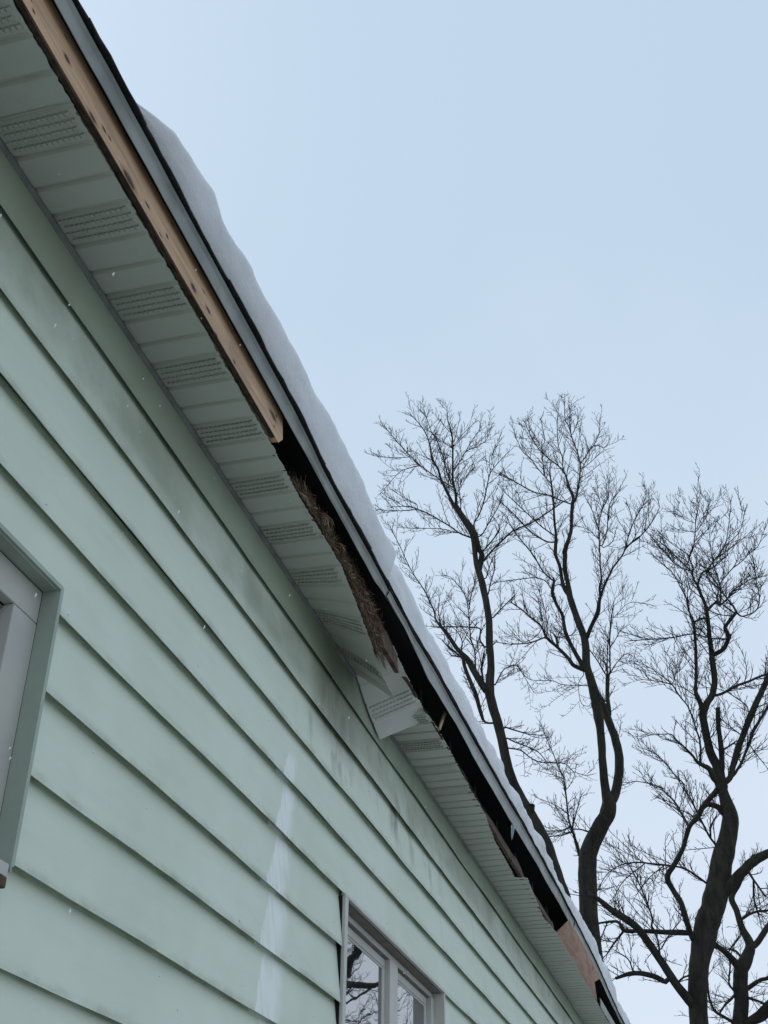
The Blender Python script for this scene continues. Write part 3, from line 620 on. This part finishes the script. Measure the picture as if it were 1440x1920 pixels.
TC = """8: 890,1864,150 880,1600,150 900,1350,160 930,1200,186 960,1050,190 1010,920,190 1040,750,180 1080,550,168 1120,380,142 1140,230,128 6: 975,1700,112 955,1620,128 930,1500,120 910,1420,100 850,1300,90 810,1150,80 780,1000,78 765,880,82 800,780,72 860,680,66 885,560,62 882,480,62 865,350,62 855,250,54 840,100,42 3: 850,1772,44 830,1600,44 815,1440,40 790,1300,36 740,1180,32 705,1080,30
6: 760,870,66 740,770,56 690,660,44 690,560,34 695,400,32 690,200,30 680,50,27 3: 680,1700,26 675,1500,23 670,1470,18 610,1330,14 590,1230,11 530,1110,9 460,980,8 380,900,6 300,830,4
3: 680,1470,20 750,1440,20 800,1440,16
3: 700,1080,24 660,1010,20 655,960,20 660,900,14 620,800,14 655,730,11 680,600,9 690,400,7 720,260,5 685,140,4
3: 650,950,11 540,910,9 440,840,8 350,730,8 280,650,8 180,540,5
3: 645,950,11 520,830,8 430,740,8 300,630,6
3: 615,790,8 560,740,7 440,660,6 330,560,5
3: 690,540,7 790,400,6 840,220,4
3: 680,540,6 580,530,5 490,510,4
3: 690,450,6 580,410,5 485,330,4
3: 710,1080,24 720,1060,22 750,970,18 800,940,18 870,850,14 950,750,12 1000,680,9 1100,590,7 1160,500,6 1200,330,4
3: 990,690,8 1020,560,6 1055,250,4
3: 810,1360,24 900,1270,24 940,1300,24 1020,1230,18 1070,1150,14 1180,1080,10 1260,1030,8 1380,1000,6
3: 910,1270,18 915,1190,12 930,1120,8
3: 945,1290,17 950,1150,14 920,1020,12 880,900,10 850,740,7 820,440,4
3: 940,1130,12 860,1010,9 760,900,6
6: 870,265,48 970,210,45 1020,120,45 1030,60,45 3: 1035,1640,44 1010,1570,40 992,1530,36 1050,1450,36 1110,1375,32
3: 1110,1375,26 1090,1330,22 1000,1210,16 900,1100,12 770,980,8
3: 1112,1380,20 1180,1415,14 1320,1350,12 1350,1220,11 1320,1060,10 1300,900,8 1250,780,6
3: 1100,1385,15 980,1300,10 900,1230,6
3: 1060,1410,11 950,1400,9 860,1370,9
3: 1010,1650,14 850,1645,12 660,1600,11 480,1630,10 280,1650,9 0,1670,7
3: 930,1090,10 1060,930,9 1150,860,8 1250,760,7 1340,680,6 1400,520,4
6: 950,1480,76 960,1400,62 950,1200,55 925,1000,48 920,810,48
6: 980,1600,70 1050,1530,60 1080,1400,60 1130,1230,66 1190,1080,62 1250,920,70 1330,740,60 1400,590,60 1470,440,50 1560,250,40 1600,80,30
6: 890,690,28 1000,650,26 1100,590,27 1200,555,24 1310,510,22 1440,460,20
6: 1070,1530,30 1110,1480,27 1180,1350,28 1240,1200,28 1290,1050,30 1370,920,28 1440,800,28 1500,680,22 1540,500,14
6: 1150,1090,11 1060,1020,9 960,940,8
6: 1235,850,12 1215,790,9 1120,720,9 1010,650,8 870,610,6 700,610,5
6: 1250,1200,10 1330,1310,8 1440,1450,5
6: 975,1255,22 1040,1210,16 1110,1160,9
6: 930,1600,80 870,1530,68 830,1450,58 740,1400,45 690,1360,30 650,1300,22 570,1220,16 480,1140,14 430,1090,10 330,1090,7 200,1100,5
6: 735,1395,30 740,1270,22 730,1150,18 690,1030,16 650,900,15 600,790,13 520,690,12 440,570,11 370,510,9 250,420,7 100,340,5
6: 435,570,9 330,545,6 130,520,5
6: 445,575,8 480,480,6 490,380,5
6: 680,690,10 600,630,8 520,570,6 500,440,5 560,270,4
8: 850,1190,56 820,1130,46 780,1000,48 750,900,45 680,790,42 640,695,45 700,590,40 760,480,36 790,380,36 820,290,38 880,220,40 930,130,40 1040,0,45
8: 1090,190,60 1040,140,46 960,120,42 920,150,36
8: 805,285,19 740,170,16 690,90,14 600,0,11 6: 350,1650,12 200,1600,9 80,1580,7 0,1590,5
8: 1040,460,24 980,380,16 900,230,14 830,80,11 780,0,10 6: 560,1600,10 470,1510,9 380,1390,8 250,1280,6 110,1230,4
8: 985,375,14 985,300,14 1030,210,9
8: 970,760,20 800,640,16 690,610,14 520,590,12 380,580,10 250,610,7 150,690,6 90,800,4
8: 460,590,8 300,720,6 220,850,5
8: 620,600,8 500,700,6 400,830,5
8: 1080,830,95 1180,720,85 1260,630,80 1340,560,75 1440,510,68 1560,470,56 1680,380,40
8: 1275,640,22 1340,740,16 1420,850,14
8: 1325,735,18 1330,870,15 1370,1020,12
8: 870,1730,95 830,1690,82 720,1560,70 600,1380,62 500,1230,60 380,1080,58 200,960,52 90,870,36 0,830,24
8: 625,1530,38 520,1480,40 370,1460,36 230,1500,24
8: 580,1320,21 570,1230,16 540,1130,14 515,1080,16 525,1030,14 490,930,12 440,800,10 360,640,8 300,540,6 200,450,4
8: 830,1140,48 670,1135,42 430,1125,32 300,1120,34 240,1050,22 80,1065,14
8: 290,1130,20 220,1220,14 160,1310,9
8: 160,1070,9 100,1220,6
8: 370,1450,11 330,1350,9 240,1290,7
8: 590,1270,11 660,1150,8 740,1050,5
8: 720,1540,16 760,1500,14 810,1480,14"""
TD = """8: 1210,1880,125 1230,1700,112 1220,1550,118 1230,1430,110 1280,1320,96 1295,1230,72 1225,1080,52 1190,960,48 1150,860,46 1210,750,38 1260,640,28 1320,520,16
8: 1310,1250,56 1360,1210,50 1440,1090,45 1520,990,40 1600,820,28
8: 1215,1420,66 1120,1310,50 1020,1230,38 960,1130,22
8: 1280,1580,40 1370,1520,32 1440,1500,28 1560,1480,20
8: 1280,1655,26 1380,1690,20 1440,1710,18 1560,1700,12
8: 1220,1035,24 1320,980,20 1440,960,18 1560,930,12
8: 1200,1610,24 1110,1700,18 1060,1770,14
8: 1180,1610,18 1130,1540,15 1140,1400,13 1130,1290,11 1200,1180,8
8: 1200,1870,30 1060,1790,22 1010,1750,20 970,1640,16 960,1500,10
8: 1260,1860,60 1380,1800,90 1450,1730,95 1560,1610,80 1700,1450,60
8: 1240,1350,20 1180,1280,14 1120,1270,10"""
def catmull(P, sub=4):
    P = np.asarray(P, float)
    if len(P) < 3: return np.array([P[0]+(P[-1]-P[0])*t for t in np.linspace(0, 1, sub+1)])
    A = np.vstack([2*P[0]-P[1], P, 2*P[-1]-P[-2]]); out = []
    for i in range(1, len(A)-2):
        for t in np.arange(sub)/sub:
            out.append(.5*((2*A[i])+(-A[i-1]+A[i+1])*t+(2*A[i-1]-5*A[i]+4*A[i+1]-A[i+2])*t*t+(-A[i-1]+3*A[i]-3*A[i+1]+A[i+2])*t**3))
    out.append(A[-2]); return np.array(out)
def unproj(px, py, Y):
    d = FWD+RIGHT*(px-720)/FPX-UP*(py-960)/FPX; return CAM+d*(Y/d[1]), Y/d[1]
def unit(v): return v/(np.linalg.norm(v)+1e-9)
def grow_twigs(limbs, rs, dens=1.0):
    dens *= 1.2
    """limbs: list of (points, radii) -> lists of twig paths: shoots, then spurs, then buds"""
    paths, rad = [], []
    def shoot(p, d, L, r0, n, lift):
        d = unit(d); pts = [p]; st = L/(n-1); side = rs.normal(0, .05, 3)
        for i in range(n-1):
            d = unit(d+np.array([0, 0, lift])+side+rs.normal(0, .055, 3)); pts.append(pts[-1]+d*st)
        pts = np.array(pts); paths.append(pts); rad.append(np.linspace(r0, max(r0*.4, .0021), n)); return pts
    for P, Rr in limbs:
        seg = np.linalg.norm(np.diff(P, axis=0), axis=1); cum = np.concatenate([[0], np.cumsum(seg)]); tot = cum[-1]; s = rs.uniform(.02, .15); sgn = 1
        while s < tot:
            i = min(np.searchsorted(cum, s)-1, len(P)-2); i = max(i, 0); f_ = (s-cum[i])/(seg[i]+1e-9); p = P[i]+(P[i+1]-P[i])*f_; r = Rr[i]+(Rr[i+1]-Rr[i])*f_; T = unit(P[i+1]-P[i])
            if r < .055 or rs.rand() < .10:
                N = unit(np.cross(T, rs.normal(0, 1, 3))); d = .95*T+.75*N+np.array([0, 0, .15])
                L = (.18+.62*rs.rand()**1.7)*(1.15 if r < .03 else .75)*(.55+.45*min(1, (tot-s)/.8)); r1 = min(.0082, r*.65)
                A = shoot(p, d, L, r1, 6, .06)
                q = .05; m_ = 0
                while q < L:
                    k = min(int(q/L*5), 4); b = A[k]+(A[k+1]-A[k])*(q/L*5-k); t2 = unit(A[k+1]-A[k]); side = unit(np.cross(t2, np.array([rs.normal(0, .7), rs.normal(0, .7), 1.0])))*(1 if m_ % 2 else -1)
                    L2 = (.06+.20*rs.rand()**1.3)*(1.1-.5*q/L); B = shoot(b, .75*t2+.75*side+np.array([0, 0, .18]), L2, .0040, 4, .14)
                    if L2 > .09:
                        for kk in (1, 2): t3 = unit(B[kk+1]-B[kk]); shoot(B[kk], .7*t3+unit(rs.normal(0, 1, 3))*.7+np.array([0, 0, .2]), rs.uniform(.025, .07), .0034, 3, .15)
                    q += rs.uniform(.045, .105)/dens; m_ += 1
            s += rs.uniform(.07, .17)/dens*(1 if r < .05 else 2.0)
        T = unit(P[-1]-P[-2])
        for k in range(3): shoot(P[-1], T+rs.normal(0, .35, 3), rs.uniform(.10, .22), min(.004, Rr[-1]), 5, .08)
    return paths, rad
def tree(src, Y, seed, label, dens=1.0, spread=.5, base=None):
    rs = np.random.RandomState(seed); nodes = []; limbs = []                   # nodes: (px, py, Y, world)
    t = empty('bare_tree'); tag(t, label, 'tree', 'bare trees behind the house')
    for bi, line in enumerate(src.strip().split('\n')):
        b = parse(line); px = np.array(b); c = catmull(px, 5); Yc = Y
        if bi:
            N = np.array([(n_[0], n_[1]) for n_ in nodes]); dd = np.hypot(N[:, 0]-c[0, 0], N[:, 1]-c[0, 1]); j = int(np.argmin(dd)); Yc = nodes[j][2]
            c = np.vstack([[nodes[j][0], nodes[j][1], c[0, 2]], c])
        L = np.concatenate([[0], np.cumsum(np.hypot(*np.diff(c[:, :2], axis=0).T))])*Y*1.2/FPX
        sl = 0 if bi == 0 else rs.uniform(-spread, spread); wig = rs.uniform(0, 6); P = []; Rr = []
        for (x, y, d), l in zip(c, L):
            yy = Yc+sl*l+(.10*math.sin(l*1.7+wig)*min(1, l) if bi else .15*math.sin(l*.8+wig)*min(1, l))
            p, tt = unproj(x, y, yy); P.append(p); Rr.append(d/2*tt/FPX*(1+.25*max(0, 1-d/4))+.0007); nodes.append((x, y, yy))
        P = np.array(P); Rr = np.array(Rr)
        if bi == 0:
            bx, by = P[0][0]+.15, P[0][1]; z = P[0][2]; K = 8
            ext = np.array([[bx+(P[0][0]-bx)*f_, by, z*f_] for f_ in np.linspace(0, 1, K)[:-1]]); er = np.array([Rr[0]*(1.15+.5*(1-f_)**6) for f_ in np.linspace(0, 1, K)[:-1]])
            P = np.vstack([ext, P]); Rr = np.concatenate([er, Rr])
        thick = Rr.max() > .03; wob = (.10 if thick else .35)*Rr[:, None]*np.array([[noise.noise((l_*.35+7*c_, bi*1.7, seed)) for c_ in range(3)] for l_ in range(len(P))])
        v, q = tubes([P+wob], [Rr*np.array([1+.09*noise.noise((l_*.31, bi*2.3, seed+5)) for l_ in range(len(Rr))])], 10 if thick else 6)
        link('trunk' if bi == 0 else 'limb', npmesh('limb', v, q), BARK if thick else TWIG, t); limbs.append((P, Rr))
    paths, rad = grow_twigs(limbs, rs, dens); v, q = tubes(paths, rad, 3)
    tag(link('twigs', npmesh('twigs', v, q), TWIG, t), kind='stuff'); return t
tree(TA, 18.5, 11, 'leftmost bare tree rising behind the snowy roof edge')
tree(TB, 20.0, 12, 'middle bare tree, the tallest, with a forked bent trunk')
tree(TC, 17.2, 13, 'large bare tree at right with one thick straight trunk', 1.2)
tree(TD, 23.5, 14, 'smaller bare tree low in the right corner behind the large trunk', 1.4)
# one more tree to the right, seen mirrored in the far window
rs = np.random.RandomState(31); t = empty('bare_tree'); tag(t, 'bare tree seen only as dark branches mirrored in the far window', 'tree', 'bare trees behind the house')
def walk(p, d, L, r0, r1, n, wob=.22):
    P = [np.array(p, float)]; d = unit(np.array(d, float))
    for i in range(n-1): d = unit(d+rs.normal(0, wob, 3)*np.array([1, 1, .6])+np.array([0, 0, .03])); P.append(P[-1]+d*L/(n-1))
    return catmull(P, 3), np.linspace(r0, r1, (n-1)*3+1)
limbs = [walk((6.3, 19.6, 0), (0, 0, 1), 5.2, .34, .22, 5, .05)]
top = limbs[0][0][-1]
for d, L, r in (((-.8, .2, .5), 4.2, .15), ((-.25, -.5, .9), 4.5, .16), ((.7, .2, .7), 4, .13), ((-.3, .6, .8), 4.5, .14), ((-1, -.3, .15), 3.5, .11)):
    A = walk(top-np.array([0, 0, rs.uniform(0, .9)]), d, L, r, .03, 8, .28); limbs.append(A)
    for k in (5, 9, 12, 15, 18):
        T = unit(A[0][k+1]-A[0][k]); B = walk(A[0][k], T*.5+unit(rs.normal(0, 1, 3))+np.array([0, 0, .3]), rs.uniform(1.2, 2.4), A[1][k]*.55, .010, 6, .3); limbs.append(B)
        for k2 in (4, 8, 12): T = unit(B[0][k2+1]-B[0][k2]); limbs.append(walk(B[0][k2], T*.6+unit(rs.normal(0, 1, 3)), rs.uniform(.5, 1.1), B[1][k2]*.5, .004, 5, .3))
for i, (P, Rr) in enumerate(limbs):
    v, q = tubes([P], [Rr], 7); link('trunk' if i == 0 else 'limb', npmesh('limb', v, q), BARK, t)
paths, rad = grow_twigs(limbs, rs, .55); v, q = tubes(paths, rad, 3); tag(link('twigs', npmesh('twigs', v, q), TWIG, t), kind='stuff')
